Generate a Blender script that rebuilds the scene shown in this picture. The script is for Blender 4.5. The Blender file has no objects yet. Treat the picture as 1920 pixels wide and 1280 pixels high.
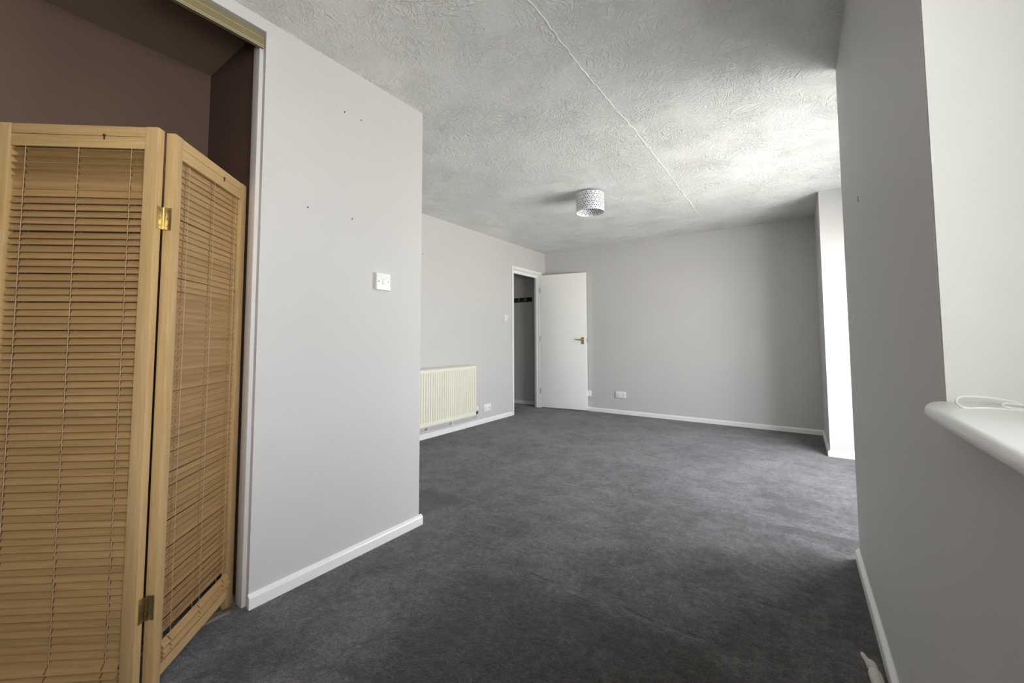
import bpy, bmesh, math, random
from mathutils import Vector, Matrix
random.seed(7)
S = bpy.context.scene
COL = S.collection

# ---------------------------------------------------------------- camera
CAM_R = Vector((0.8198644, 0.57254899, -0.00316504))
CAM_U = Vector((0.03517238, -0.04484627, 0.99837454))
CAM_F = Vector((-0.57147639, 0.81864307, 0.05690577))
cd = bpy.data.cameras.new('camera')
cam = bpy.data.objects.new('camera', cd)
COL.objects.link(cam)
m = Matrix((CAM_R, CAM_U, -CAM_F)).transposed().to_4x4()
m.translation = (0, 0, 1.0471)
cam.matrix_world = m
cd.sensor_width = 36.0
cd.lens = 762.62 / 1920 * 36
cd.shift_y = -47.8 / 1920
cd.clip_start = 0.02
S.camera = cam

# ---------------------------------------------------------------- world: bright overcast sky over pale ground
SKY = 23.8
w = bpy.data.worlds.new('world'); S.world = w; w.use_nodes = True
nt = w.node_tree; nt.nodes.clear()
out = nt.nodes.new('ShaderNodeOutputWorld'); bg = nt.nodes.new('ShaderNodeBackground')
geo = nt.nodes.new('ShaderNodeTexCoord'); sep = nt.nodes.new('ShaderNodeSeparateXYZ')
mr = nt.nodes.new('ShaderNodeMapRange'); mr.inputs['From Min'].default_value = -0.06; mr.inputs['From Max'].default_value = 0.10
mx = nt.nodes.new('ShaderNodeMix'); mx.data_type = 'RGBA'
mx.inputs[6].default_value = (1.0, 0.985, 0.93, 1)      # sunlit pale ground below the horizon
mx.inputs[7].default_value = (0.95, 0.97, 1.02, 1)      # overcast sky
nt.links.new(geo.outputs['Generated'], sep.inputs[0]); nt.links.new(sep.outputs['Z'], mr.inputs['Value'])
nt.links.new(mr.outputs['Result'], mx.inputs['Factor']); nt.links.new(mx.outputs[2], bg.inputs['Color'])
bg.inputs['Strength'].default_value = SKY
nt.links.new(bg.outputs[0], out.inputs[0])

S.view_settings.view_transform = 'Standard'
S.view_settings.look = 'None'
S.view_settings.gamma = 1.0
S.view_settings.use_curve_mapping = False
S.view_settings.exposure = 0.0
S.cycles.max_bounces = 16
S.cycles.diffuse_bounces = 10
S.cycles.use_denoising = True
S.cycles.sample_clamp_indirect = 8.0

# ---------------------------------------------------------------- room dimensions (metres, floor at 0)
H = 2.4
XP, YP1, YP2 = -1.793, 0.761, 1.638        # partition face, near end, far end
XL, YB = -3.2516, 5.579                    # left wall, back wall
XR, YW = 0.209, 2.561                      # right wall and its end at the far window bay
YQ = 4.638                                 # pier face
XO = 0.62                                  # outer plane of the near window
XB = 0.92                                  # outer wall of the far bay
YF = -2.8                                  # wall behind the camera

# portals only guide sampling of the sky through the two windows
def portal(name, loc, sy, sz):
    l = bpy.data.lights.new(name, 'AREA'); l.shape = 'RECTANGLE'; l.size = sy; l.size_y = sz
    l.cycles.is_portal = True
    o = bpy.data.objects.new(name, l); COL.objects.link(o); o.location = loc
    o.rotation_euler = (math.radians(90), 0, math.radians(90))   # local -Z towards -X
FW = (2.64, 4.44, 0.42, 1.68)   # far window: y0, y1, z0, z1
NW = (-0.66, 1.02, 0.935, 2.20)    # opening of the near window in the wall
NG = (-0.62, 0.40, 0.935, 2.06)    # its glazed part    # near window
portal('window_portal', (XB + 0.13, (FW[0]+FW[1])/2, (FW[2]+FW[3])/2), FW[1]-FW[0], FW[3]-FW[2])
portal('window_portal', (XO + 0.13, (NG[0]+NG[1])/2, (NG[2]+NG[3])/2), NG[1]-NG[0], NG[3]-NG[2])

# ---------------------------------------------------------------- materials
class NT:
    def __init__(s, name):
        s.m = bpy.data.materials.new(name); s.m.use_nodes = True; s.t = s.m.node_tree
        s.b = s.t.nodes['Principled BSDF']
    def n(s, typ, **kw):
        o = s.t.nodes.new(typ)
        for k, v in kw.items():
            if k in o.inputs.keys(): o.inputs[k].default_value = v
            else: setattr(o, k, v)
        return o
    def l(s, a, b): s.t.links.new(a, b)
    def math(s, op, a, b=None, c=None):
        o = s.t.nodes.new('ShaderNodeMath'); o.operation = op
        for i, v in enumerate((a, b, c)):
            if v is None: continue
            if hasattr(v, 'is_linked'): s.l(v, o.inputs[i])
            else: o.inputs[i].default_value = v
        return o.outputs[0]
    def mix(s, f, a, b):
        o = s.t.nodes.new('ShaderNodeMix'); o.data_type = 'RGBA'
        for i, v in ((0, f), (6, a), (7, b)):
            if hasattr(v, 'is_linked'): s.l(v, o.inputs[i])
            else: o.inputs[i].default_value = v if i == 0 else (*v, 1)
        return o.outputs[2]
    def range(s, v, a, b, c=0, d=1, smooth=False):
        o = s.t.nodes.new('ShaderNodeMapRange')
        if smooth: o.interpolation_type = 'SMOOTHSTEP'
        s.l(v, o.inputs[0])
        for i, x in enumerate((a, b, c, d)): o.inputs[i+1].default_value = x
        return o.outputs[0]
    def coord(s): return s.n('ShaderNodeTexCoord').outputs['Object']
    def noise(s, v, scale, detail=3, dist=0, rough=.5):
        o = s.n('ShaderNodeTexNoise', Scale=scale, Detail=detail, Distortion=dist, Roughness=rough)
        s.l(v, o.inputs['Vector']); return o.outputs[0]
    def mapping(s, v, scale=(1, 1, 1), loc=(0, 0, 0), rot=(0, 0, 0)):
        o = s.n('ShaderNodeMapping'); o.inputs['Scale'].default_value = scale; o.inputs['Location'].default_value = loc; o.inputs['Rotation'].default_value = rot
        s.l(v, o.inputs['Vector']); return o.outputs[0]
    def bump(s, h, strength, dist):
        o = s.n('ShaderNodeBump', Strength=strength, Distance=dist); s.l(h, o.inputs['Height']); s.l(o.outputs[0], s.b.inputs['Normal'])
    def col(s, c):
        if hasattr(c, 'is_linked'): s.l(c, s.b.inputs['Base Color'])
        else: s.b.inputs['Base Color'].default_value = (*c, 1)
    def set(s, rough=.5, metal=0, spec=.5):
        s.b.inputs['Roughness'].default_value = rough; s.b.inputs['Metallic'].default_value = metal
        s.b.inputs['Specular IOR Level'].default_value = spec
    # soft elliptical stain at a place of its own
    def blob(s, v, cx, cy, cz, rx, ry, rz, rot=0):
        d = s.mapping(v, scale=(1, 1, 1), loc=(-cx, -cy, -cz))
        d = s.mapping(d, scale=(1/rx, 1/ry, 1/rz), rot=(0, 0, rot))
        o = s.n('ShaderNodeVectorMath', operation='LENGTH'); s.l(d, o.inputs[0])
        return o.outputs['Value']

def paint(name, base, rough=.6, bump=.12, mottling=.03, scale=40):
    k = NT(name); v = k.coord()
    a = k.noise(v, 1.7, 4); c = k.mix(k.range(a, .3, .7), tuple(x*(1-mottling) for x in base), base)
    k.col(c); k.set(rough, 0, .3)
    k.bump(k.noise(v, scale, 4, 0, .6), bump, .004)
    return k
def plain(name, base, rough=.4, metal=0, spec=.5):
    k = NT(name); v = k.coord(); a = k.noise(v, 30, 3)
    k.col(k.mix(a, tuple(x*.96 for x in base), base)); k.set(rough, metal, spec); return k.m

M = {}
M['wall'] = paint('lilac_white_paint', (.565, .559, .548)).m
M['wall_right'] = M['wall']
# back wall: same paint with a faint scuff
k = paint('lilac_white_paint_scuffed', (.565, .559, .548)); v = k.coord()
src = k.b.inputs['Base Color'].links[0].from_socket
d = k.math('MULTIPLY', k.range(k.blob(v, -1.15, YB, .70, .26, .2, .025), 0, 1, 1, 0, True), k.range(k.noise(v, 26, 4), .42, .7))
d2 = k.math('MULTIPLY', k.range(k.blob(v, -.9, YB, .80, .05, .2, .02), 0, 1, 1, 0, True), .8)
k.col(k.mix(k.math('MULTIPLY', k.math('MAXIMUM', d, d2), .22), src, (.45, .44, .43))); M['wall_back'] = k.m
# partition: faint hand marks and nail holes are geometry
k = paint('lilac_white_paint_partition', (.565, .559, .548)); v = k.coord()
src = k.b.inputs['Base Color'].links[0].from_socket
d = k.math('MULTIPLY', k.range(k.blob(v, XP, 1.30, .36, .2, .10, .05), 0, 1, 1, 0, True), k.range(k.noise(v, 22, 4), .45, .7))
k.col(k.mix(k.math('MULTIPLY', d, .15), src, (.5, .49, .48))); M['wall_partition'] = k.m
# reveal: brushed white gloss-ish paint with brush strokes
k = paint('brushed_white_reveal_paint', (.66, .66, .625), .45, .1, .02); v = k.coord()
st = k.noise(k.mapping(v, (14, 14, 3)), 3, 5, .6)
k.bump(k.math('ADD', st, k.range(k.noise(v, 60, 2), .70, .76, 0, .25)), .18, .004); M['reveal'] = k.m
M['closet'] = paint('mauve_brown_wall', (.135, .088, .066), .75, .1, .08, 60).m  # mauve brown base colour for the closet back wall
M['closet_end'] = paint('dark_brown_end_wall', (.12, .068, .050), .75, .1, .05, 60).m  # slightly darker brown base colour for the closet end wall
M['gloss'] = plain('white_gloss_trim', (.84, .84, .82), .3)
M['lining'] = plain('off_white_lining', (.72, .70, .68), .4)
M['door'] = paint('white_door_paint', (.90, .90, .88), .38, .05, .015, 25).m
M['plastic'] = plain('white_plastic', (.86, .86, .84), .25)
M['plastic_grey'] = plain('greyed_white_plastic', (.72, .71, .69), .35)
M['dark'] = plain('dark_slot', (.03, .03, .03), .6)
M['screw'] = plain('dull_screw', (.22, .21, .2), .4, .8)
M['chrome'] = plain('chrome', (.75, .75, .74), .18, 1)
M['brass'] = plain('aged_brass', (.52, .40, .18), .32, 1)
M['track'] = plain('gold_anodised', (.27, .225, .12), .5, .4)
M['track_rib'] = plain('gold_anodised_edge', (.48, .42, .28), .4, .4)
M['steel'] = plain('brushed_track_steel', (.42, .38, .30), .38, .9)
M['radiator'] = plain('cream_enamel', (.80, .78, .66), .35)
M['pipe'] = plain('white_painted_pipe', (.66, .65, .64), .4)
M['black'] = plain('black_board', (.012, .012, .012), .4)
M['shade'] = plain('white_card_shade', (.78, .78, .82), .6)
M['cutout'] = plain('cutout_shadow_grey', (.05, .05, .06), .8)
M['frame_upvc'] = plain('white_upvc', (.82, .83, .83), .3)
M['cord'] = plain('beige_cord', (.46, .33, .19), .8)
M['slot'] = plain('slot_shade_brown', (.09, .05, .025), .8)
M['cable'] = plain('white_flex', (.80, .79, .74), .4)
M['plug'] = plain('grubby_white_plug', (.62, .59, .54), .55)
k = NT('window_glass')
tr = k.n('ShaderNodeBsdfTransparent'); gl = k.n('ShaderNodeBsdfGlossy', Roughness=.02); ms = k.n('ShaderNodeMixShader')
ms.inputs[0].default_value = .05; k.l(tr.outputs[0], ms.inputs[1]); k.l(gl.outputs[0], ms.inputs[2])
k.l(ms.outputs[0], k.t.nodes['Material Output'].inputs[0]); M['glass'] = k.m

# ceiling: swirled plaster relief
k = NT('swirled_plaster'); v = k.coord()
def strokes(cell, across, along, e0, e1, shift):
    vv = k.mapping(v, (1, 1, 0), (shift, shift*.7, 0))
    dn = k.n('ShaderNodeTexNoise', Scale=cell*1.2, Detail=2); k.l(vv, dn.inputs['Vector'])
    dv = k.n('ShaderNodeVectorMath', operation='MULTIPLY_ADD'); k.l(dn.outputs['Color'], dv.inputs[0]); dv.inputs[1].default_value = (.9/cell, .9/cell, 0); k.l(vv, dv.inputs[2])
    vo = k.n('ShaderNodeTexVoronoi', Scale=cell); k.l(dv.outputs[0], vo.inputs['Vector'])
    sc_ = k.n('ShaderNodeSeparateColor'); k.l(vo.outputs['Color'], sc_.inputs[0])
    ro = k.n('ShaderNodeVectorRotate', rotation_type='Z_AXIS'); k.l(dv.outputs[0], ro.inputs['Vector'])
    k.l(k.math('MULTIPLY', sc_.outputs[0], 6.283), ro.inputs['Angle'])
    st_ = k.noise(k.mapping(ro.outputs[0], (across, along, 1), (3, 5, 0)), 1.0, 2, .7, .5)
    amp = k.math('MULTIPLY', k.range(sc_.outputs[1], .0, .5, .2, 1), k.range(vo.outputs['Distance'], .35, .75, 1, .15, True))
    return k.math('MULTIPLY', k.range(st_, e0, e1, 0, 1, True), amp)
h = k.math('ADD', strokes(4.2, 95, 26, .48, .60, 0), k.math('MULTIPLY', strokes(6.5, 120, 38, .48, .62, 3.3), .8))
h = k.math('ADD', h, k.math('MULTIPLY', strokes(3.0, 80, 22, .48, .60, 8.1), .8))
h = k.math('ADD', h, k.math('MULTIPLY', k.noise(v, 46, 3, .8, .55), .5))
big = k.noise(v, 1.6, 3)
stain = k.range(k.blob(v, -1.21, 1.02, H, .10, .05, 1), 0, 1, 1, 0, True)
c = k.mix(k.range(big, .35, .7), (.775, .775, .758), (.82, .82, .803))
c = k.mix(k.math('MULTIPLY', stain, .35), c, (.62, .55, .42))
k.col(c); k.set(.7, 0, .3); k.bump(h, .75, .0065); M['ceiling'] = k.m
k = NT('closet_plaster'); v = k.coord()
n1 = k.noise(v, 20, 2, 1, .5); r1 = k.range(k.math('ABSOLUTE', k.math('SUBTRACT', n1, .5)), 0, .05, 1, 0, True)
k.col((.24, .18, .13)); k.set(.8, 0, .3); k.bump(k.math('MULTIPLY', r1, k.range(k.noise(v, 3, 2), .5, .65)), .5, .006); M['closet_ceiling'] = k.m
M['seam'] = plain('white_filler', (.86, .86, .84), .6)

# carpet: dark grey cut pile with crushed lanes and worn patches
k = NT('charcoal_carpet'); v = k.coord()
pile = k.noise(v, 300, 3, 0, .75); tuft = k.noise(v, 120, 3, .4, .6); cl = k.noise(v, 34, 4, .6, .6); md = k.noise(v, 6.5, 5, .8, .6); lg = k.noise(v, 1.7, 4, .5, .55)
# brushed pile in long strokes
stk = k.noise(k.mapping(v, (2.2, 9, 1), rot=(0, 0, .25)), 1.3, 5, .8, .6)
f = k.math('ADD', k.math('MULTIPLY', md, .40), k.math('MULTIPLY', lg, .32))
f = k.math('ADD', f, k.math('MULTIPLY', stk, .12))
f = k.math('ADD', f, k.math('MULTIPLY', cl, .16))
f = k.range(f, .41, .59)
def ell(cx, cy, rx, ry, rot=0, e0=.55, e1=1.1):
    d = k.blob(v, cx, cy, 0, rx, ry, 1, rot)
    d = k.math('ADD', d, k.math('MULTIPLY', k.math('SUBTRACT', md, .5), .9))
    return k.range(d, e0, e1, 1, 0, True)
worn = ell(-.80, 1.02, .50, .58, 0, .5, 1.1)
for a in ((-.55, 1.42, .62, .15, 0), (-1.0, 1.25, .25, .35, 0), (-1.98, 1.98, .22, .10, 0), (.1, 5.0, .30, .10, 0), (-.35, 4.9, .45, .12, 0), (-.10, 3.25, .25, .08, .3), (.05, 2.75, .25, .07, -.1), (-.25, 1.0, .35, .55, 0)):
    worn = k.math('MAXIMUM', worn, k.math('MULTIPLY', ell(*a), .8))
base = k.mix(f, (.048, .0475, .0475), (.126, .125, .127))
base = k.mix(k.math('MULTIPLY', worn, .85), base, k.mix(cl, (.020, .0192, .0185), (.064, .061, .058)))
gain = k.math('MULTIPLY', k.range(pile, .34, .66, .45, 1.5), k.range(tuft, .33, .67, .62, 1.35))
gain = k.math('MULTIPLY', gain, k.range(cl, .33, .67, .8, 1.18))
sv = k.n('ShaderNodeVectorMath', operation='SCALE'); k.l(base, sv.inputs[0]); k.l(gain, sv.inputs['Scale']); base = sv.outputs[0]
# grey fluff specks
sp = k.n('ShaderNodeTexVoronoi', Scale=26); k.l(v, sp.inputs['Vector'])
base = k.mix(k.math('MULTIPLY', k.range(sp.outputs['Distance'], .03, .055, 1, 0), .22), base, (.34, .33, .32))
k.col(base); k.set(.95, 0, .15)
k.b.inputs['Sheen Weight'].default_value = .28; k.b.inputs['Sheen Roughness'].default_value = .45; k.b.inputs['Sheen Tint'].default_value = (.8, .8, .82, 1)
# furniture lines pressed in the pile
sx = k.n('ShaderNodeSeparateXYZ'); k.l(v, sx.inputs[0])
def groove(y0, x0, x1, slope=0):
    yy = k.math('SUBTRACT', k.math('SUBTRACT', sx.outputs[1], y0), k.math('MULTIPLY', sx.outputs[0], slope))
    yy = k.math('ADD', yy, k.math('MULTIPLY', k.math('SUBTRACT', k.noise(v, 8, 3), .5), .035))
    g = k.range(k.math('ABSOLUTE', yy), .004, .016, 1, 0, True)
    return k.math('MULTIPLY', g, k.math('MULTIPLY', k.range(sx.outputs[0], x0, x0+.08), k.range(sx.outputs[0], x1-.08, x1, 1, 0)))
gr = k.math('MAXIMUM', groove(1.585, -1.2, -.10), groove(2.66, -.15, .25, -.4))
gr = k.math('MAXIMUM', gr, k.math('MULTIPLY', groove(1.93, -.33, .20), .6))
gr = k.math('MULTIPLY', gr, k.range(k.noise(v, 7, 3), .46, .60, .08, 1, True))
hh = k.math('ADD', k.math('MULTIPLY', pile, .35), k.math('MULTIPLY', tuft, .5))
hh = k.math('ADD', hh, k.math('MULTIPLY', cl, .5)); hh = k.math('ADD', hh, k.math('MULTIPLY', md, .5)); hh = k.math('SUBTRACT', hh, k.math('MULTIPLY', gr, .45))
k.bump(hh, .6, .012); M['carpet'] = k.m

# pine
def wood(name, axis, dark, light, rnd=.25, rough=.45):
    k = NT(name); v = k.coord(); info = k.n('ShaderNodeObjectInfo')
    off = k.n('ShaderNodeCombineXYZ'); r = k.math('MULTIPLY', info.outputs['Random'], 37.0)
    for i in range(3): k.l(r, off.inputs[i])
    va = k.n('ShaderNodeVectorMath', operation='ADD'); k.l(v, va.inputs[0]); k.l(off.outputs[0], va.inputs[1])
    sc = [26, 26, 26]; sc['xyz'.index(axis)] = 1.6
    g = k.noise(k.mapping(va.outputs[0], tuple(sc)), 2.2, 5, .7, .6)
    g2 = k.noise(k.mapping(va.outputs[0], tuple(x*4 for x in sc)), 2, 2)
    c = k.mix(k.range(g, .3, .72), dark, light)
    c = k.mix(k.math('MULTIPLY', k.range(g2, .5, .75), .18), c, tuple(x*.6 for x in dark))
    tone = k.range(info.outputs['Random'], 0, 1, 1-rnd, 1)
    hs = k.n('ShaderNodeHueSaturation'); k.l(c, hs.inputs['Color']); k.l(tone, hs.inputs['Value'])
    k.col(hs.outputs[0]); k.set(rough, 0, .35); k.bump(g2, .12, .002); return k.m
M['pine_z'] = wood('pine_upright', 'z', (.43, .277, .117), (.55, .378, .18), .10)
M['pine_x'] = wood('pine_rail', 'x', (.42, .265, .11), (.54, .365, .17), .10)
M['slat'] = wood('honey_slat', 'x', (.325, .19, .073), (.42, .262, .113), .13, .4)

# ---------------------------------------------------------------- mesh helpers
def box(bm, x0, x1, y0, y1, z0, z1, bev=0, seg=2):
    vs = [bm.verts.new((x, y, z)) for x in (x0, x1) for y in (y0, y1) for z in (z0, z1)]
    F = [bm.faces.new([vs[i] for i in q]) for q in ((0, 1, 3, 2), (4, 6, 7, 5), (0, 4, 5, 1), (2, 3, 7, 6), (0, 2, 6, 4), (1, 5, 7, 3))]
    if bev:
        es = list({e for f in F for e in f.edges})
        bmesh.ops.bevel(bm, geom=es, offset=bev, segments=seg, affect='EDGES', profile=.6)
    return F
def prism(bm, pts, axis, a, b):
    """extrude a closed 2-D outline along an axis"""
    def P(p, t):
        return {'x': (t, p[0], p[1]), 'y': (p[0], t, p[1]), 'z': (p[0], p[1], t)}[axis]
    A = [bm.verts.new(P(p, a)) for p in pts]; B = [bm.verts.new(P(p, b)) for p in pts]
    n = len(pts)
    for i in range(n): bm.faces.new((A[i], A[(i+1) % n], B[(i+1) % n], B[i]))
    bm.faces.new(A[::-1]); bm.faces.new(B)
def tube(bm, pts, r, seg=8, caps=True):
    pts = [Vector(p) for p in pts]; rs = r if isinstance(r, (list, tuple)) else [r]*len(pts)
    rings = []; up = None
    for i, p in enumerate(pts):
        t = (pts[min(i+1, len(pts)-1)] - pts[max(i-1, 0)]).normalized()
        if up is None:
            up = Vector((0, 0, 1)) if abs(t.z) < .9 else Vector((1, 0, 0))
        s = t.cross(up).normalized(); up = s.cross(t).normalized()
        rings.append([bm.verts.new(p + rs[i]*(math.cos(a)*s + math.sin(a)*up)) for a in (2*math.pi*j/seg for j in range(seg))])
    for A, B in zip(rings, rings[1:]):
        for j in range(seg): bm.faces.new((A[j], A[(j+1) % seg], B[(j+1) % seg], B[j]))
    if caps: bm.faces.new(rings[0][::-1]); bm.faces.new(rings[-1])
def lathe(bm, prof, seg=48, closed=False):
    rings = [[bm.verts.new((r*math.cos(2*math.pi*j/seg), r*math.sin(2*math.pi*j/seg), z)) for j in range(seg)] for r, z in prof]
    pairs = list(zip(rings, rings[1:])) + ([(rings[-1], rings[0])] if closed else [])
    for A, B in pairs:
        for j in range(seg): bm.faces.new((A[j], A[(j+1) % seg], B[(j+1) % seg], B[j]))
    return rings
def finish(name, bm, mat, parent=None, smooth=False, matrix=None):
    bmesh.ops.recalc_face_normals(bm, faces=bm.faces)
    me = bpy.data.meshes.new(name); bm.to_mesh(me); bm.free()
    me.materials.append(M[mat] if isinstance(mat, str) else mat)
    o = bpy.data.objects.new(name, me); COL.objects.link(o)
    if smooth:
        for f in me.polygons: f.use_smooth = True
        me.set_sharp_from_angle(angle=math.radians(40))
    if parent: o.parent = parent
    if matrix is not None: o.matrix_local = matrix
    return o
def obj(name, mat, fn, parent=None, smooth=False, matrix=None):
    bm = bmesh.new(); fn(bm); return finish(name, bm, mat, parent, smooth, matrix)
def boxo(name, mat, b, parent=None, bev=0, matrix=None):
    return obj(name, mat, lambda bm: box(bm, *b, bev=bev), parent, bool(bev), matrix)
def tag(o, label=None, cat=None, group=None, kind=None):
    if label: o['label'] = label
    if cat: o['category'] = cat
    if group: o['group'] = group
    if kind: o['kind'] = kind
    return o
def thing(name, label=None, cat=None, loc=(0, 0, 0), rz=0, group=None, kind=None):
    o = bpy.data.objects.new(name, None); COL.objects.link(o); o.location = loc; o.rotation_euler = (0, 0, rz)
    return tag(o, label, cat, group, kind)
def struct(name, mat, boxes, label, bev=0):
    def fn(bm):
        for b in boxes: box(bm, *b, bev=bev)
    o = obj(name, mat, fn); return tag(o, label, name.split('_')[0], kind='structure')
def copy(o, parent, matrix=None):
    c = o.copy(); COL.objects.link(c); c.parent = parent
    if matrix is not None: c.matrix_local = matrix
    return c

# ---------------------------------------------------------------- shell
struct('floor', 'carpet', [(-5.2, 1.15, YF-.1, YB+.1, -.06, 0)], 'dark charcoal grey carpet with worn and crushed patches')
ceil = struct('ceiling', 'ceiling', [(-5.2, 1.15, YF-.1, YB+.1, H, H+.1)], 'white ceiling with swirled plaster relief')
struct('wall_back', 'wall_back', [(-5.2, 1.15, YB, YB+.1, 0, H)], 'pale lilac white back wall behind the open door')
struct('wall_left', 'wall', [(XL-.1, XL, YP2-.1, 4.69, 0, H), (XL-.1, XL, 5.42, YB, 0, H), (XL-.1, XL, 4.69, 5.42, 2.065, H)], 'pale lilac white left wall with the radiator and doorway')
wp = struct('wall_partition', 'wall_partition', [(XP-.097, XP, YP1, YP2, 0, H), (XL, XP-.097, YP2-.1, YP2, 0, H), (XP-.08, XP, -1.0, YP1, 2.348, H), (XP-.097, XP, YF, -1.0, 0, H)],
            'pale lilac white partition wall with a light switch beside the closet')
def nails(bm):
    for y, z in ((1.127, 2.171), (1.221, 2.172), (.956, 1.647), (1.18, 1.648)):
        box(bm, XP, XP+.003, y-.0022, y+.0022, z-.004, z+.0025)
tag(obj('nail_hole', 'dark', nails, wp), kind='stuff')
boxo('nail_hole', 'screw', (XL, XL+.003, 2.985, 2.995, 1.955, 1.966), bpy.data.objects['wall_left'])
struct('wall_closet_back', 'closet', [(-2.51, -2.41, YF, YP1+.012, 0, H-.002)], 'mauve brown back wall inside the dark closet')
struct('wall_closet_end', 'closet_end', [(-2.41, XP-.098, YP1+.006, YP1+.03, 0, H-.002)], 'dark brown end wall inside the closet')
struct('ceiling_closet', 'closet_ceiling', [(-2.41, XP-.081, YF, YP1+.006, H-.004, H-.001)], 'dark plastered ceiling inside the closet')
struct('wall_front', 'wall', [(-2.5, 1.15, YF-.1, YF, 0, H)], 'pale wall behind the viewer')
# right wall: solid pier piece, piece under the near window, head, and the outer wall of the bay
TW = 1.12
rw = struct('wall_right', 'wall', [(XR, TW, NW[1]+.004, YW, 0, H), (XR, TW, YF, NW[1]+.004, 0, .91), (XR, TW, YF, NW[1]+.004, NW[3]+.004, H), (XR, TW, YF, NW[0]-.004, .91, NW[3]+.004)],
            'shadowed grey right wall below and beside the near window')
def rev(bm):
    box(bm, XO+.02, XO+.12, NG[1], NW[1], .93, NW[3]); box(bm, XO+.02, XO+.12, NW[0], NG[0], .93, NW[3]); box(bm, XO+.02, XO+.12, NG[0], NG[1], NG[3], NW[3])
    box(bm, XR+.0015, XO+.02, NW[1], NW[1]+.0035, .91, NW[3]); box(bm, XR+.0015, XO+.02, NW[0]-.0035, NW[0], .91, NW[3]); box(bm, XR+.0015, XO+.02, NW[0], NW[1], NW[3], NW[3]+.0035)
tag(obj('reveal', 'reveal', rev, rw), 'bright brushed white window reveal')
boxo('nail_hole', 'screw', (XR-.0015, XR, 1.977, 1.982, 1.558, 1.580), rw)
struct('wall_bay', 'wall', [(XB, XB+.14, YW, YQ, 0, FW[2]), (XB, XB+.14, YW, YQ, FW[3], H), (XB, XB+.14, YW, FW[0], FW[2], FW[3]), (XB, XB+.14, FW[1], YQ, FW[2], FW[3])], 'white outer wall of the far window bay')
struct('wall_pier', 'wall', [(XR+.002, TW, YQ, YB, 0, H)], 'white pier at the far end of the window bay')
# unseen concrete strip added outside, blocks steep ground light to the bay ceiling
M['concrete'] = plain('pale_concrete', (.58, .57, .53), .9)
struct('floor_outside', 'concrete', [(TW+.02, 2.35, -6, 10, -.32, -.22)], 'unseen pale concrete strip added outside to cut ground light on the bay ceiling')
# hall seen through the doorway
struct('wall_hall_left', 'wall', [(-5.2, -5.1, 3.2, YB, 0, H)], 'shaded far wall of the hall')
struct('wall_hall_end', 'wall', [(-5.1, XL-.1, 3.2, 3.3, 0, H)], 'shaded end wall of the hall')

# baseboards with a chamfered top
TB, HB = .0165, .055
PROF = [(0, 0), (TB, 0), (TB, HB*.74), (TB*.86, HB*.82), (.0035, HB), (0, HB)]
def skirting(name, label, axis, at, sign, a, b):
    pts = [(at + sign*px, pz) for px, pz in PROF]
    o = obj(name, 'gloss', lambda bm: prism(bm, pts, axis, a, b)); return tag(o, label, 'baseboard', kind='structure')
skirting('baseboard_partition', 'white baseboard along the partition wall', 'y', XP, 1, YP1-.004, YP2+TB)
skirting('baseboard_left', 'white baseboard along the left wall under the radiator', 'y', XL, 1, YP2, 4.645)
skirting('baseboard_back', 'white baseboard along the back wall', 'x', YB, -1, XL, XR-.001)
skirting('baseboard_right', 'shaded white baseboard along the near right wall', 'y', XR, -1, YF, YW)
skirting('baseboard_pier', 'short white baseboard on the inner side of the pier', 'y', XR+.002, -1, YQ-TB, YB-.018)
skirting('baseboard_bay', 'white baseboard on the bright face of the pier', 'x', YQ, -1, XR+.003, XB-.001)
o = skirting('baseboard_hall', 'shaded baseboard along the hall end', 'x', YB, -1, -5.1, XL-.11)

# ceiling seam: wavy raised ridge of filler
def seam(bm):
    key = [(.2, -.815), (1.314, -.829), (1.872, -.835), (2.229, -.829), (2.618, -.814), (3.35, -.812), (5.077, -.83)]
    pts = []; y = .2; rnd = random.Random(3); j = 0
    while y < 5.07:
        for (ya, xa), (yb, xb) in zip(key, key[1:]):
            if ya <= y <= yb: x = xa + (xb-xa)*(y-ya)/(yb-ya)
        j = .5*j + rnd.uniform(-.0045, .0045); pts.append((x+j, y)); y += rnd.uniform(.012, .035)
    prev = None
    for x, y in pts:
        hw = rnd.uniform(.0022, .0044)*(1.0 if y < 4.7 else .7); hz = rnd.uniform(.0018, .0042)
        ring = [bm.verts.new((x-hw, y, H+.001)), bm.verts.new((x-hw*.3, y, H-hz)), bm.verts.new((x+hw*.4, y, H-hz)), bm.verts.new((x+hw, y, H+.001))]
        if prev:
            for a in range(3): bm.faces.new((prev[a], prev[a+1], ring[a+1], ring[a]))
        prev = ring
tag(obj('seam', 'seam', seam, ceil), 'thin wavy white filler line')

# ---------------------------------------------------------------- windows (outside the frame, light comes through them)
def window(name, xo, y0, y1, z0, z1, label, lights=2):
    wn = thing(name, label, 'window', (xo+.05, 0, 0), kind='structure')
    def fr(bm):
        for b in ((0, .06, y0, y0+.06, z0, z1), (0, .06, y1-.06, y1, z0, z1), (0, .06, y0+.06, y1-.06, z0, z0+.06), (0, .06, y0+.06, y1-.06, z1-.06, z1)): box(bm, *b, bev=.006)
    obj('window_frame', 'frame_upvc', fr, wn, True)
    wd = (y1-y0)/lights
    for i in range(1, lights): boxo('mullion', 'frame_upvc', (.002, .058, y0+i*wd-.03, y0+i*wd+.03, z0+.06, z1-.06), wn, .005)
    for i in range(lights):
        a = y0+i*wd+(.06 if i == 0 else .03); b = y0+(i+1)*wd-(.06 if i == lights-1 else .03)
        boxo('pane', 'glass', (.028, .032, a, b, z0+.06, z1-.06), wn)
    return wn
window('window_1', XO, NG[0], NG[1], NG[2], NG[3], 'white framed near window beside the viewer')
w2 = window('window_2', XB, FW[0], FW[1], FW[2], FW[3], 'white framed window in the far bay', 2)
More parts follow.
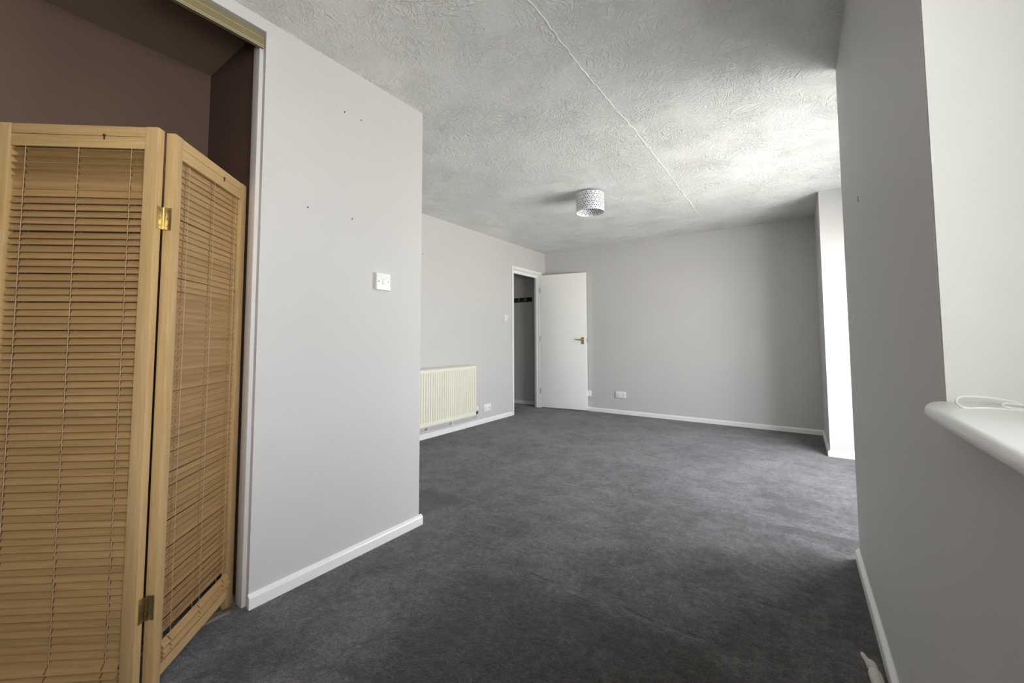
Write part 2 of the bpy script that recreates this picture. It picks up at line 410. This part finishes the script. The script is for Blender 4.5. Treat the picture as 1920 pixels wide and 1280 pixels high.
# near sill: bull-nosed board with a rounded corner
def sill(bm):
    zt, zb, xf, ye = .935, .916, .167, 1.03
    ns = 7
    sect = []
    for i in range(ns+1):
        a = math.pi/2 - math.pi*i/ns; sect.append((.011*math.cos(a), (zt+zb)/2 + .011*math.sin(a)))
    path = [(xf+.011, -.68)]
    for i in range(13):                          # rounded plan corner
        a = math.pi/2*i/12; path.append((XR-.001-(XR-.001-xf-.011)*math.cos(a), .905+(ye-.011-.905)*math.sin(a)))
    rows = []
    for i, (x, y) in enumerate(path):
        if i == 0: nx, ny = -1, 0
        else:
            a = math.pi/2*max(0, i-1)/12; nx, ny = -math.cos(a), math.sin(a)
        rows.append([bm.verts.new((x+nx*d, y+ny*d, z)) for d, z in sect])
    for A, B in zip(rows, rows[1:]):
        for j in range(ns): bm.faces.new((A[j], A[j+1], B[j+1], B[j]))
    back_t = [bm.verts.new((XO+.04, y, zt)) for y in (-.68, ye-.0135)]; back_b = [bm.verts.new((XO+.04, y, zb)) for y in (-.68, ye-.0135)]
    bm.faces.new([r[0] for r in rows] + [back_t[1], back_t[0]])
    bm.faces.new([r[-1] for r in rows] + [back_b[1], back_b[0]])
    bm.faces.new(rows[0] + [back_b[0], back_t[0]])
    bm.faces.new(rows[-1] + [back_b[1], back_t[1]])
    bm.faces.new((back_t[0], back_t[1], back_b[1], back_b[0]))
s = obj('window_sill', 'gloss', sill, None, True); tag(s, 'bull-nosed white window sill under the near window', 'sill', kind='structure')
s.name = 'trim_1'
tag(boxo('trim_2', 'gloss', (XB-.03, XB+.12, FW[0], FW[1], FW[2]-.025, FW[2]), None, .006), 'white sill of the far bay window', 'sill', kind='structure')

# ---------------------------------------------------------------- doorway and door
dr = thing('door_1', 'open white flush door standing against the back wall', 'door', (0, 0, 0), kind='structure')
Y0, Y1 = 4.683, 5.425
def arch(bm):
    for b in ((XL, XL+.014, Y0-.034, Y0+.004, 0, 2.082), (XL, XL+.014, Y1-.002, Y1+.036, 0, 2.082), (XL, XL+.014, Y0+.004, Y1-.002, 2.046, 2.082)): box(bm, *b, bev=.004)
obj('architrave', 'gloss', arch, dr, True)
def lin(bm):
    for b in ((XL-.1, XL, Y0, Y0+.02, 0, 2.06), (XL-.1, XL, Y1-.02, Y1, 0, 2.06), (XL-.1, XL, Y0+.02, Y1-.02, 2.04, 2.06)): box(bm, *b, bev=.002)
obj('door_lining', 'gloss', lin, dr, True)
def stp(bm):
    for b in ((XL-.075, XL-.04, Y0+.02, Y0+.032, 0, 2.04), (XL-.075, XL-.04, Y1-.032, Y1-.02, 0, 2.04), (XL-.075, XL-.04, Y0+.032, Y1-.032, 1.995, 2.04)): box(bm, *b, bev=.002)
obj('door_stop_strip', 'gloss', stp, dr, True)
# leaf, hinged at the far jamb; local x along the leaf, local y = visible face towards -y
ang = math.atan2(.112, .70)
Lm = Matrix.Translation((XL+.006, 5.415, 0)) @ Matrix.Rotation(ang, 4, 'Z')
leaf = boxo('door_leaf', 'door', (0, .727, 0, .036, .010, 2.034), dr, .002, Lm)
hd = boxo('handle_plate', 'brass', (.648, .690, -.007, 0, .972, 1.073), leaf, .002)
def lever(bm):
    tube(bm, [(.672, 0, 1.036), (.672, -.032, 1.036), (.668, -.043, 1.036), (.655, -.047, 1.036), (.62, -.048, 1.037), (.585, -.046, 1.041), (.562, -.043, 1.044)], [.009, .009, .009, .0088, .008, .007, .0055], 12)
obj('handle_lever', 'brass', lever, leaf, True)
boxo('latch_plate', 'screw', (.7265, .7285, .008, .028, 1.0, 1.06), leaf)
for z in (.25, 1.05, 1.80):
    obj('hinge', 'screw', lambda bm: (tube(bm, [(-.005, -.004, z-.04), (-.005, -.004, z+.04)], .005, 10)), leaf, True)
# small door stop on the skirting
ds = thing('door_stop', 'small white door stop fixed to the back wall baseboard beside the open door', 'door stop', (-2.515, YB-TB, .028))
obj('stop_body', 'plastic', lambda bm: tube(bm, [(0, 0, 0), (0, -.022, 0), (0, -.030, 0), (0, -.036, 0)], [.014, .011, .014, .013], 14), ds, True)
obj('stop_collar', 'plastic', lambda bm: tube(bm, [(0, .0, 0), (0, -.006, 0)], .018, 14), ds, True)

# coat rack in the hall
cr = thing('coat_rack', 'black board coat rack with metal hooks on the hall wall beyond the doorway', 'coat rack', (-3.494, YB, 1.69))
boxo('board', 'black', (-.68, 0, -.018, 0, -.036, .036), cr, .003)
for x in (-.115, -.240, -.365, -.49, -.61):
    def hk(bm):
        box(bm, -.009, .009, -.022, -.018, -.022, .028, .001)
        tube(bm, [(0, -.021, .012), (0, -.035, .010), (0, -.048, .016), (0, -.053, .028)], [.004, .004, .004, .006], 8)
        tube(bm, [(0, -.021, -.010), (-.015, -.032, -.018), (-.026, -.042, -.014), (-.030, -.046, -.004)], [.004, .004, .004, .006], 8)
        tube(bm, [(0, -.021, -.010), (.015, -.032, -.018), (.026, -.042, -.014), (.030, -.046, -.004)], [.004, .004, .004, .006], 8)
    obj('hook', 'chrome', hk, cr, True, Matrix.Translation((x, 0, 0)))

# ---------------------------------------------------------------- electrical plates
def plate_frame(name, label, cat, loc, rz):
    # local: x along the wall, -y out of the wall
    return thing(name, label, cat, loc, rz)
def screwheads(root, xs, z=0, y=-.0105, r=.0035):
    for x in xs:
        obj('screw', 'screw', lambda bm: tube(bm, [(x, y+.002, z), (x, y-.0006, z)], r, 10), root, True)
RZ_X = math.radians(90)           # plate on a wall facing +x
def light_switch(label, loc, depth=.010, mat='plastic', rocker=(.011, .022)):
    t = plate_frame('light_switch', label, 'switch', loc, RZ_X)
    boxo('plate', mat, (-.0435, .0435, -depth, 0, -.0435, .0435), t, .0022)
    screwheads(t, (-.030, .030), 0, -depth)
    boxo('rocker_surround', 'plastic_grey', (-.0095, .0095, -depth-.0008, -depth+.004, -.0165, .0165), t, .0006)
    def rk(bm):
        prism(bm, [(-depth-.0005, -.0145), (-depth-.0045, -.0135), (-depth-.0015, .0145), (-depth+.004, .0145), (-depth+.004, -.0145)], 'x', -.0075, .0075)
    obj('rocker', 'plastic', rk, t)
    return t
light_switch('white single light switch on the partition wall beside the closet', (XP, 1.362, 1.352), .017)
light_switch('small white light switch on the left wall beside the doorway', (XL, 4.500, 1.338), .009, 'plastic_grey')
def double_socket(label, loc, rz):
    t = plate_frame('double_socket', label, 'socket', loc, rz)
    boxo('plate', 'plastic', (-.073, .073, -.016, 0, -.043, .043), t, .003)
    screwheads(t, (-.060, .060), -.004, -.016)
    for cx in (-.036, .036):
        boxo('switch_rocker', 'plastic_grey', (cx-.006-(.018 if cx < 0 else -.018), cx+.006-(.018 if cx < 0 else -.018), -.019, -.014, .012, .031), t, .001)
        def pins(bm):
            box(bm, cx-.004, cx+.004, -.0168, -.015, -.006, .006); box(bm, cx-.014, cx-.007, -.0168, -.015, -.024, -.018); box(bm, cx+.007, cx+.014, -.0168, -.015, -.024, -.018)
        tag(obj('pin_slots', 'dark', pins, t), kind='stuff')
    return t
double_socket('white double socket on the left wall between radiator and doorway', (XL, 4.090, .185), RZ_X)
double_socket('white double socket low on the back wall right of the open door', (-2.042, YB, .268), 0)
t = plate_frame('aerial_socket', 'white single plate on the back wall half hidden behind the open door', 'socket', (-2.527, YB, .252), 0)
boxo('plate', 'plastic', (-.043, .043, -.022, 0, -.043, .043), t, .003)
obj('socket_ring', 'plastic_grey', lambda bm: tube(bm, [(-.012, -.021, 0), (-.012, -.0245, 0)], [.009, .008], 14), t, True)

# ---------------------------------------------------------------- radiator
rd = thing('radiator', 'cream panel radiator with vertical flutes on the left wall near the doorway', 'radiator', (XL+.001, 0, 0))
ra, rb, rz0, rz1 = 2.52, 3.762, .148, .742
def rpanel(bm):
    # fluted front: pressed channels with flat rims; profile across y
    prof = []; y = ra; n = int((rb-ra-.03)/.0333); pitch = (rb-ra-.03)/n
    prof += [(ra, .100), (ra+.015, .100)]
    for i in range(n):
        a = ra+.015+i*pitch
        prof += [(a+.004, .100), (a+.009, .089), (a+pitch-.013, .089), (a+pitch-.008, .100)]
    prof += [(rb-.015, .100), (rb, .100)]
    zs = [(rz0+.055, 1), (rz1-.065, 1)]
    lev = [(rz0, 0), (rz0+.030, 0), (rz0+.048, 1), (rz1-.060, 1), (rz1-.042, 0), (rz1-.012, 0)]
    rows = [[bm.verts.new((.100 - (.100-x)*k_, yy, z)) for yy, x in prof] for z, k_ in lev]
    for A, B in zip(rows, rows[1:]):
        for j in range(len(A)-1): bm.faces.new((A[j], A[j+1], B[j+1], B[j]))
    # rims and back
    lo = [bm.verts.new((.084, yy, rz0-.002)) for yy in (ra, rb)]; hi = [bm.verts.new((.084, yy, rz1-.006)) for yy in (ra, rb)]
    bm.faces.new(rows[0] + [lo[1], lo[0]]); bm.faces.new(rows[-1] + [hi[1], hi[0]])
    bm.faces.new((lo[0], lo[1], hi[1], hi[0]))
    bm.faces.new([r[0] for r in rows] + [hi[0], lo[0]]); bm.faces.new([r[-1] for r in rows] + [hi[1], lo[1]])
obj('panel', 'radiator', rpanel, rd)
def rtop(bm):
    box(bm, .030, .100, ra+.002, rb-.002, rz1-.004, rz1, .0012)
obj('top_cover', 'radiator', rtop, rd, True)
def rgr(bm):
    y = ra+.03
    while y < rb-.04: box(bm, .045, .075, y, y+.022, rz1-.001, rz1+.0006); y += .034
tag(obj('grille_slot', 'plastic_grey', rgr, rd), kind='stuff')
boxo('side_cover', 'radiator', (.030, .099, rb-.004, rb+.001, rz0+.02, rz1-.004), rd, .001)
def fins(bm):
    y = ra+.03
    while y < rb-.03: box(bm, .040, .083, y, y+.003, rz0+.03, rz1-.03); y += .033
tag(obj('convector_fin', 'radiator', fins, rd), kind='stuff')
for y in (ra+.15, rb-.15): boxo('bracket', 'pipe', (0, .040, y-.015, y+.015, .16, .70), rd, .002)
def pipe1(bm): tube(bm, [(.030, ra-.3, .122), (.030, rb-.05, .122)], .0075, 10)
def pipe2(bm):
    tube(bm, [(.030, ra-.3, .084), (.030, rb+.040, .084), (.034, rb+.060, .088), (.042, rb+.072, .098), (.050, rb+.072, .115), (.052, rb+.072, .150)], .0075, 10)
obj('pipe', 'pipe', pipe1, rd, True); obj('pipe', 'pipe', pipe2, rd, True)
vv = obj('valve', 'chrome', lambda bm: (tube(bm, [(.052, rb+.072, .145), (.052, rb+.072, .19)], [.011, .011], 12), tube(bm, [(.052, rb-.005, .175), (.052, rb+.072, .175)], .009, 10)), rd, True)
obj('valve_cap', 'plastic', lambda bm: tube(bm, [(.052, rb+.072, .188), (.052, rb+.072, .195), (.052, rb+.072, .235), (.052, rb+.072, .24)], [.011, .014, .0125, .009], 14), vv, True)
obj('valve_nut', 'dark', lambda bm: tube(bm, [(.052, rb+.072, .155), (.052, rb+.072, .178)], .0155, 6), vv)
for y in (3.05, 3.42): boxo('pipe_clip', 'plastic', (0, .040, y-.005, y+.005, .076, .131), rd, .002)

# ---------------------------------------------------------------- ceiling lamp
LZ0, LZ1, LR = -.187, -.022, .127
lamp = thing('ceiling_lamp', 'white drum lampshade with petal cutouts close under the ceiling', 'lamp', (-1.522, 3.45, H))
obj('shade', 'shade', lambda bm: lathe(bm, [(LR, LZ0), (LR, LZ1), (LR-.0015, LZ1), (LR-.0015, LZ0)], 64, True), lamp, True)
def rings(bm):
    for z in (LZ0, LZ1):
        n = 64
        tube(bm, [(LR*math.cos(2*math.pi*i/n), LR*math.sin(2*math.pi*i/n), z) for i in range(n+1)], .0022, 6, False)
tag(obj('rim_ring', 'shade', rings, lamp, True), kind='stuff')
def petals(bm):
    n = 20; a = 2*math.pi*LR/n; rowh = a*math.sqrt(3)/2
    z0, z1 = LZ0+.016, LZ1-.010
    rows = int((z1-z0)/rowh)+1
    def petal(s0, z, ang):
        for rad in (LR+.0007, LR-.0022):
            vs = []
            for t in range(8):
                th = 2*math.pi*t/8; u, v_ = .0080*math.cos(th), .0040*math.sin(th)
                s = s0 + u*math.cos(ang) - v_*math.sin(ang); zz = z + u*math.sin(ang) + v_*math.cos(ang)
                vs.append(bm.verts.new((rad*math.cos(s/LR), rad*math.sin(s/LR), zz)))
            bm.faces.new(vs)
    for r in range(rows+1):
        z = z0 + r*rowh
        for i in range(n):
            s = (i + .5*(r % 2))*a
            for (ds_, dz, an) in ((a/2, 0, 0), (a/4, rowh/2, math.radians(60)), (-a/4, rowh/2, math.radians(120))):
                if z0-.004 < z+dz < z1+.002: petal(s+ds_, z+dz, an)
tag(obj('petal_cutout', 'cutout', petals, lamp), kind='stuff')
def spider(bm):
    for i in range(3):
        a = 2*math.pi*i/3+.4
        tube(bm, [(.020*math.cos(a), .020*math.sin(a), -.06), (.07*math.cos(a), .07*math.sin(a), -.045), (LR*.995*math.cos(a), LR*.995*math.sin(a), LZ1-.002)], .0018, 6)
obj('spider_frame', 'pipe', spider, lamp, True)
obj('bulb_holder', 'plastic', lambda bm: (lathe(bm, [(.0001, -.012), (.022, -.012), (.022, -.07), (.017, -.085), (.0001, -.085)], 20)), lamp, True)
obj('ceiling_rose', 'plastic', lambda bm: lathe(bm, [(.0001, 0), (.045, 0), (.043, -.010), (.025, -.016), (.0001, -.016)], 28), lamp, True)
obj('bulb', 'plastic', lambda bm: lathe(bm, [(.0001, -.083), (.013, -.086), (.020, -.105), (.026, -.12), (.022, -.138), (.010, -.149), (.0001, -.151)], 20), lamp, True)

# ---------------------------------------------------------------- closet: lining and sliding-door tracks
tag(boxo('trim_3', 'lining', (-1.872, -1.816, YP1-.015, YP1+.004, 0, 2.30), None, .002), 'painted lining strip at the closet jamb', 'trim', kind='structure')
tk = thing('closet_track', 'gold metal sliding track along the top of the closet opening', 'track', (-1.80, 0, 0))
def track(bm):
    box(bm, -.020, -.006, -1.0, YP1-.005, 2.2785, 2.338, .001)
    box(bm, -.010, -.0, -1.0, YP1-.005, 2.278, 2.337, .0015)
obj('track_channel', 'track', track, tk, True)
for z, r in ((2.316, .0016), (2.285, .0022), (2.277, .0018)): boxo('rib', 'track_rib', (-.0005, .002, -1.0, YP1-.006, z-r, z+r), tk, .0008)
bt = thing('floor_track', 'thin worn metal guide track on the carpet under the folding screen', 'track', (-1.842, 0, 0))
boxo('base_strip', 'steel', (-.024, .022, -1.0, YP1-.028, 0, .004), bt, .001)
for x in (-.020, -.002, .018): boxo('guide_rib', 'steel', (x-.002, x+.002, -1.0, YP1-.030, .003, .013), bt, .0008)

# ---------------------------------------------------------------- folding screen with slatted blinds
scr = thing('folding_screen', 'pine folding screen with honey wooden slat blinds standing in front of the closet', 'folding screen', (-1.6, .40, 0))
scr_inv = Matrix.Translation((1.6, -.40, 0))
WS, WO, HT, TH = .037, .373, 1.69, .026
WP = 2*WS + WO
def panel_matrix(O, u, n):
    u = Vector((u[0], u[1], 0)).normalized(); n = Vector((n[0], n[1], 0)).normalized(); z = Vector((0, 0, 1))
    mm = Matrix((u, n, z)).transposed().to_4x4(); mm.translation = (O[0], O[1], 0)
    return scr_inv @ mm
P1 = panel_matrix((-1.5575, .369), (-.775, -.632), (.632, -.775))
u2 = Vector((-.69, .724)).normalized()
O2 = Vector((-1.5628, .413)) + u2*WP
P2 = panel_matrix(O2, -u2, (.724, .69))
rs = random.Random(11)
proto = {}
def part(name, mat, fn, P, smooth=True, key=None, off=None):
    mm = P if off is None else P @ off
    key = key or name
    if key in proto: return copy(proto[key], scr, mm)
    o = obj(name, mat, fn, scr, smooth, mm); proto[key] = o; return o
def slat_mesh(bm):
    n = 5; L0, L1 = .004, WO-.004
    top = []
    for i in range(n+1):
        t = i/n; y = (t-.5)*.0222; z = .0013*(1-(2*t-1)**2); top.append((y, z))
    th = .0022
    outl = top + [(y, z-th) for y, z in reversed(top)]
    prism(bm, outl, 'x', L0, L1)
    for f in bm.faces: f.material_index = 0
    for cx in SLOTS:                                  # routed cord slots, inner shade painted as flat dark quads on both faces
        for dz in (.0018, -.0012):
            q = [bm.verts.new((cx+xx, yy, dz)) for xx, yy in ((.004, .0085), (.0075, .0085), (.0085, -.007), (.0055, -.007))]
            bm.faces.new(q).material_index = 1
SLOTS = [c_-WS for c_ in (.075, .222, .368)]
slat_proto = None
def make_slat(P, z, tilt, dx=0, roll=0, y=-.013):
    global slat_proto
    mm = P @ Matrix.Translation((WS+dx, y, z)) @ Matrix.Rotation(roll, 4, 'Y') @ Matrix.Rotation(tilt, 4, 'X')
    if slat_proto is None:
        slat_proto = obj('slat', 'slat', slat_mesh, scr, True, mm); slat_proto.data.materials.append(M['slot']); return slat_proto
    return copy(slat_proto, scr, mm)
for pi, P in enumerate((P1, P2)):
    for x0 in (0, WS+WO):
        part('stile', 'pine_z', lambda bm: box(bm, 0, WS, -TH, 0, 0, HT, .0022), P, True, 'stile', Matrix.Translation((x0, 0, 0)))
    part('top_rail', 'pine_x', lambda bm: box(bm, WS, WS+WO, -TH+.002, -.0015, 1.659, HT-.001, .0014), P)
    part('head_rail', 'pine_x', lambda bm: box(bm, WS, WS+WO, -TH+.003, -.0022, 1.622, 1.6582, .0012), P)
    part('bottom_rail', 'pine_x', lambda bm: box(bm, WS, WS+WO, -TH+.002, -.0015, .050, .083, .0014), P)
    xk = .152 if pi == 0 else WP-.279
    part('key_hook', 'dark', lambda bm: (tube(bm, [(0, -.004, .004), (0, .003, .004)], .0035, 10), tube(bm, [(0, .0008, .004), (0, .0008, -.009)], .002, 8)), P, True, 'key_hook', Matrix.Translation((xk, -.0015, 1.656)))
    # slats: front edge low (closed), except the first few of the wide left panel which are turned over
    z = 1.622 - .012; i = 0
    zstack = .150 if pi == 1 else .128
    pitch = .0209
    while z > zstack:
        base = math.radians(-62 if pi == 0 else (-79 if i < 20 else 75)) 
        if pi == 0:
            if i < 5: base = math.radians([30, 34, 38, 44, 58][i])
            elif i < 7: base = -math.radians([88, 76][i-5])
        tl = base + math.radians(rs.uniform(-3, 3))
        rl = rs.uniform(-.004, .004) + (.006 if pi == 1 and i < 6 else 0)
        make_slat(P, z + rs.uniform(-.0008, .0008), tl, rs.uniform(-.0015, .0015), rl)
        z -= pitch; i += 1
    # loose slats piled on the bottom bar
    for k_, (zz, tl, rl, yy) in enumerate(((.138, -52, .012, -.003), (.118, -40, .006, -.001), (.103, -33, -.004, -.003))):
        make_slat(P, zz if pi == 1 else zz-.002, math.radians(tl), 0, rl, yy)
    part('bottom_bar', 'slat', lambda bm: box(bm, WS+.004, WS+WO-.004, -.022, -.002, .0835, .0925, .002), P)
    # ladder cords and their cross threads
    for cx in (.075, .222, .368):
        for yy in (-.0028, -.0245):
            part('ladder_cord', 'cord', lambda bm: tube(bm, [(0, 0, .095), (0, 0, 1.622)], .0008, 6), P, True, 'ladder_cord', Matrix.Translation((cx, yy, 0)))
# butt hinges in the fold
corner = Vector((-1.5770, .3925))
for z in (1.418, .272):
    kn = thing('hinge'); kn.parent = scr; kn.matrix_local = scr_inv @ Matrix.Translation((corner.x+.004, corner.y+.0015, z))
    def knuckle(bm):
        for i in range(5): tube(bm, [(0, 0, -.034+.0136*i+.0004), (0, 0, -.034+.0136*(i+1)-.0004)], .0042, 12)
    obj('knuckle', 'brass', knuckle, kn, True)
    d1 = Vector((.632, -.775)).normalized(); d2 = Vector((.724, .69)).normalized()
    for d, nrm in ((d1, Vector((.775, .632)).normalized()), (d2, Vector((.69, -.724)).normalized())):
        mm = Matrix(((d.x, nrm.x, 0), (d.y, nrm.y, 0), (0, 0, 1))).to_4x4()
        mm.translation = -.0035*nrm.to_3d()
        def leafm(bm):
            box(bm, .003, .0205, .0002, .0022, -.034, .034, .0003)
        obj('leaf', 'brass', leafm, kn, True, mm)
        for zz in (-.023, 0, .023):
            obj('screw', 'screw', lambda bm: tube(bm, [(.012, .001, zz), (.012, .0026, zz)], .0032, 10), kn, True, mm)
# ---------------------------------------------------------------- small things
wire = thing('white_flex', 'loose loop of thin white flex lying on the near window sill', 'cable', (0, 0, .934))
def smooth(pts, n=8):
    out = []
    P_ = [Vector(p) for p in pts]
    for i in range(len(P_)-1):
        p0, p1, p2, p3 = P_[max(i-1, 0)], P_[i], P_[i+1], P_[min(i+2, len(P_)-1)]
        for k_ in range(n):
            t = k_/n
            out.append(.5*((2*p1)+(-p0+p2)*t+(2*p0-5*p1+4*p2-p3)*t*t+(-p0+3*p1-3*p2+p3)*t**3))
    return out + [P_[-1]]
obj('loop', 'cable', lambda bm: tube(bm, smooth([(.36, .80, .003), (.30, .92, .003), (.245, .955, .003), (.214, .935, .003), (.207, .950, .010), (.222, .985, .016), (.262, 1.0, .014), (.31, .975, .006), (.37, .90, .003), (.40, .80, .003)]), .0018, 8), wire, True)
obj('loop', 'cable', lambda bm: tube(bm, smooth([(.38, .86, .003), (.32, .945, .003), (.275, .965, .0035), (.262, .972, .006), (.275, .985, .009), (.32, .965, .004), (.41, .86, .003)]), .0016, 8), wire, True)
pl = thing('white_plug', 'small grubby white plug end with bent tip on the carpet beside right baseboard', 'plug', (.160, 1.655, .003))
obj('body', 'plug', lambda bm: tube(bm, smooth([(.012, -.17, .014), (.010, -.10, .016), (.006, -.03, .017), (.003, .02, .018), (.001, .050, .017), (0, .066, .015)], 6), [.016]*6+[.0165]*6+[.0165]*6+[.0170]*6+[.0165, .016, .015, .0135, .012, .011]+[.010], 16), pl, True)
obj('head', 'plug', lambda bm: tube(bm, smooth([(0, .066, .015), (-.001, .076, .016), (-.003, .088, .017), (-.007, .100, .017), (-.011, .107, .016)], 4), [.0095, .010, .0115, .0125, .0135, .014, .0145, .0148, .0145, .014, .0132, .012, .0105, .009, .007, .005, .002], 16), pl, True)
obj('tip', 'plug', lambda bm: tube(bm, smooth([(-.008, .092, .018), (-.014, .106, .020), (-.019, .119, .022), (-.022, .130, .023)], 4), [.0075]*4+[.0068]*3+[.0062]*3+[.0055, .004, .0015], 12), pl, True)
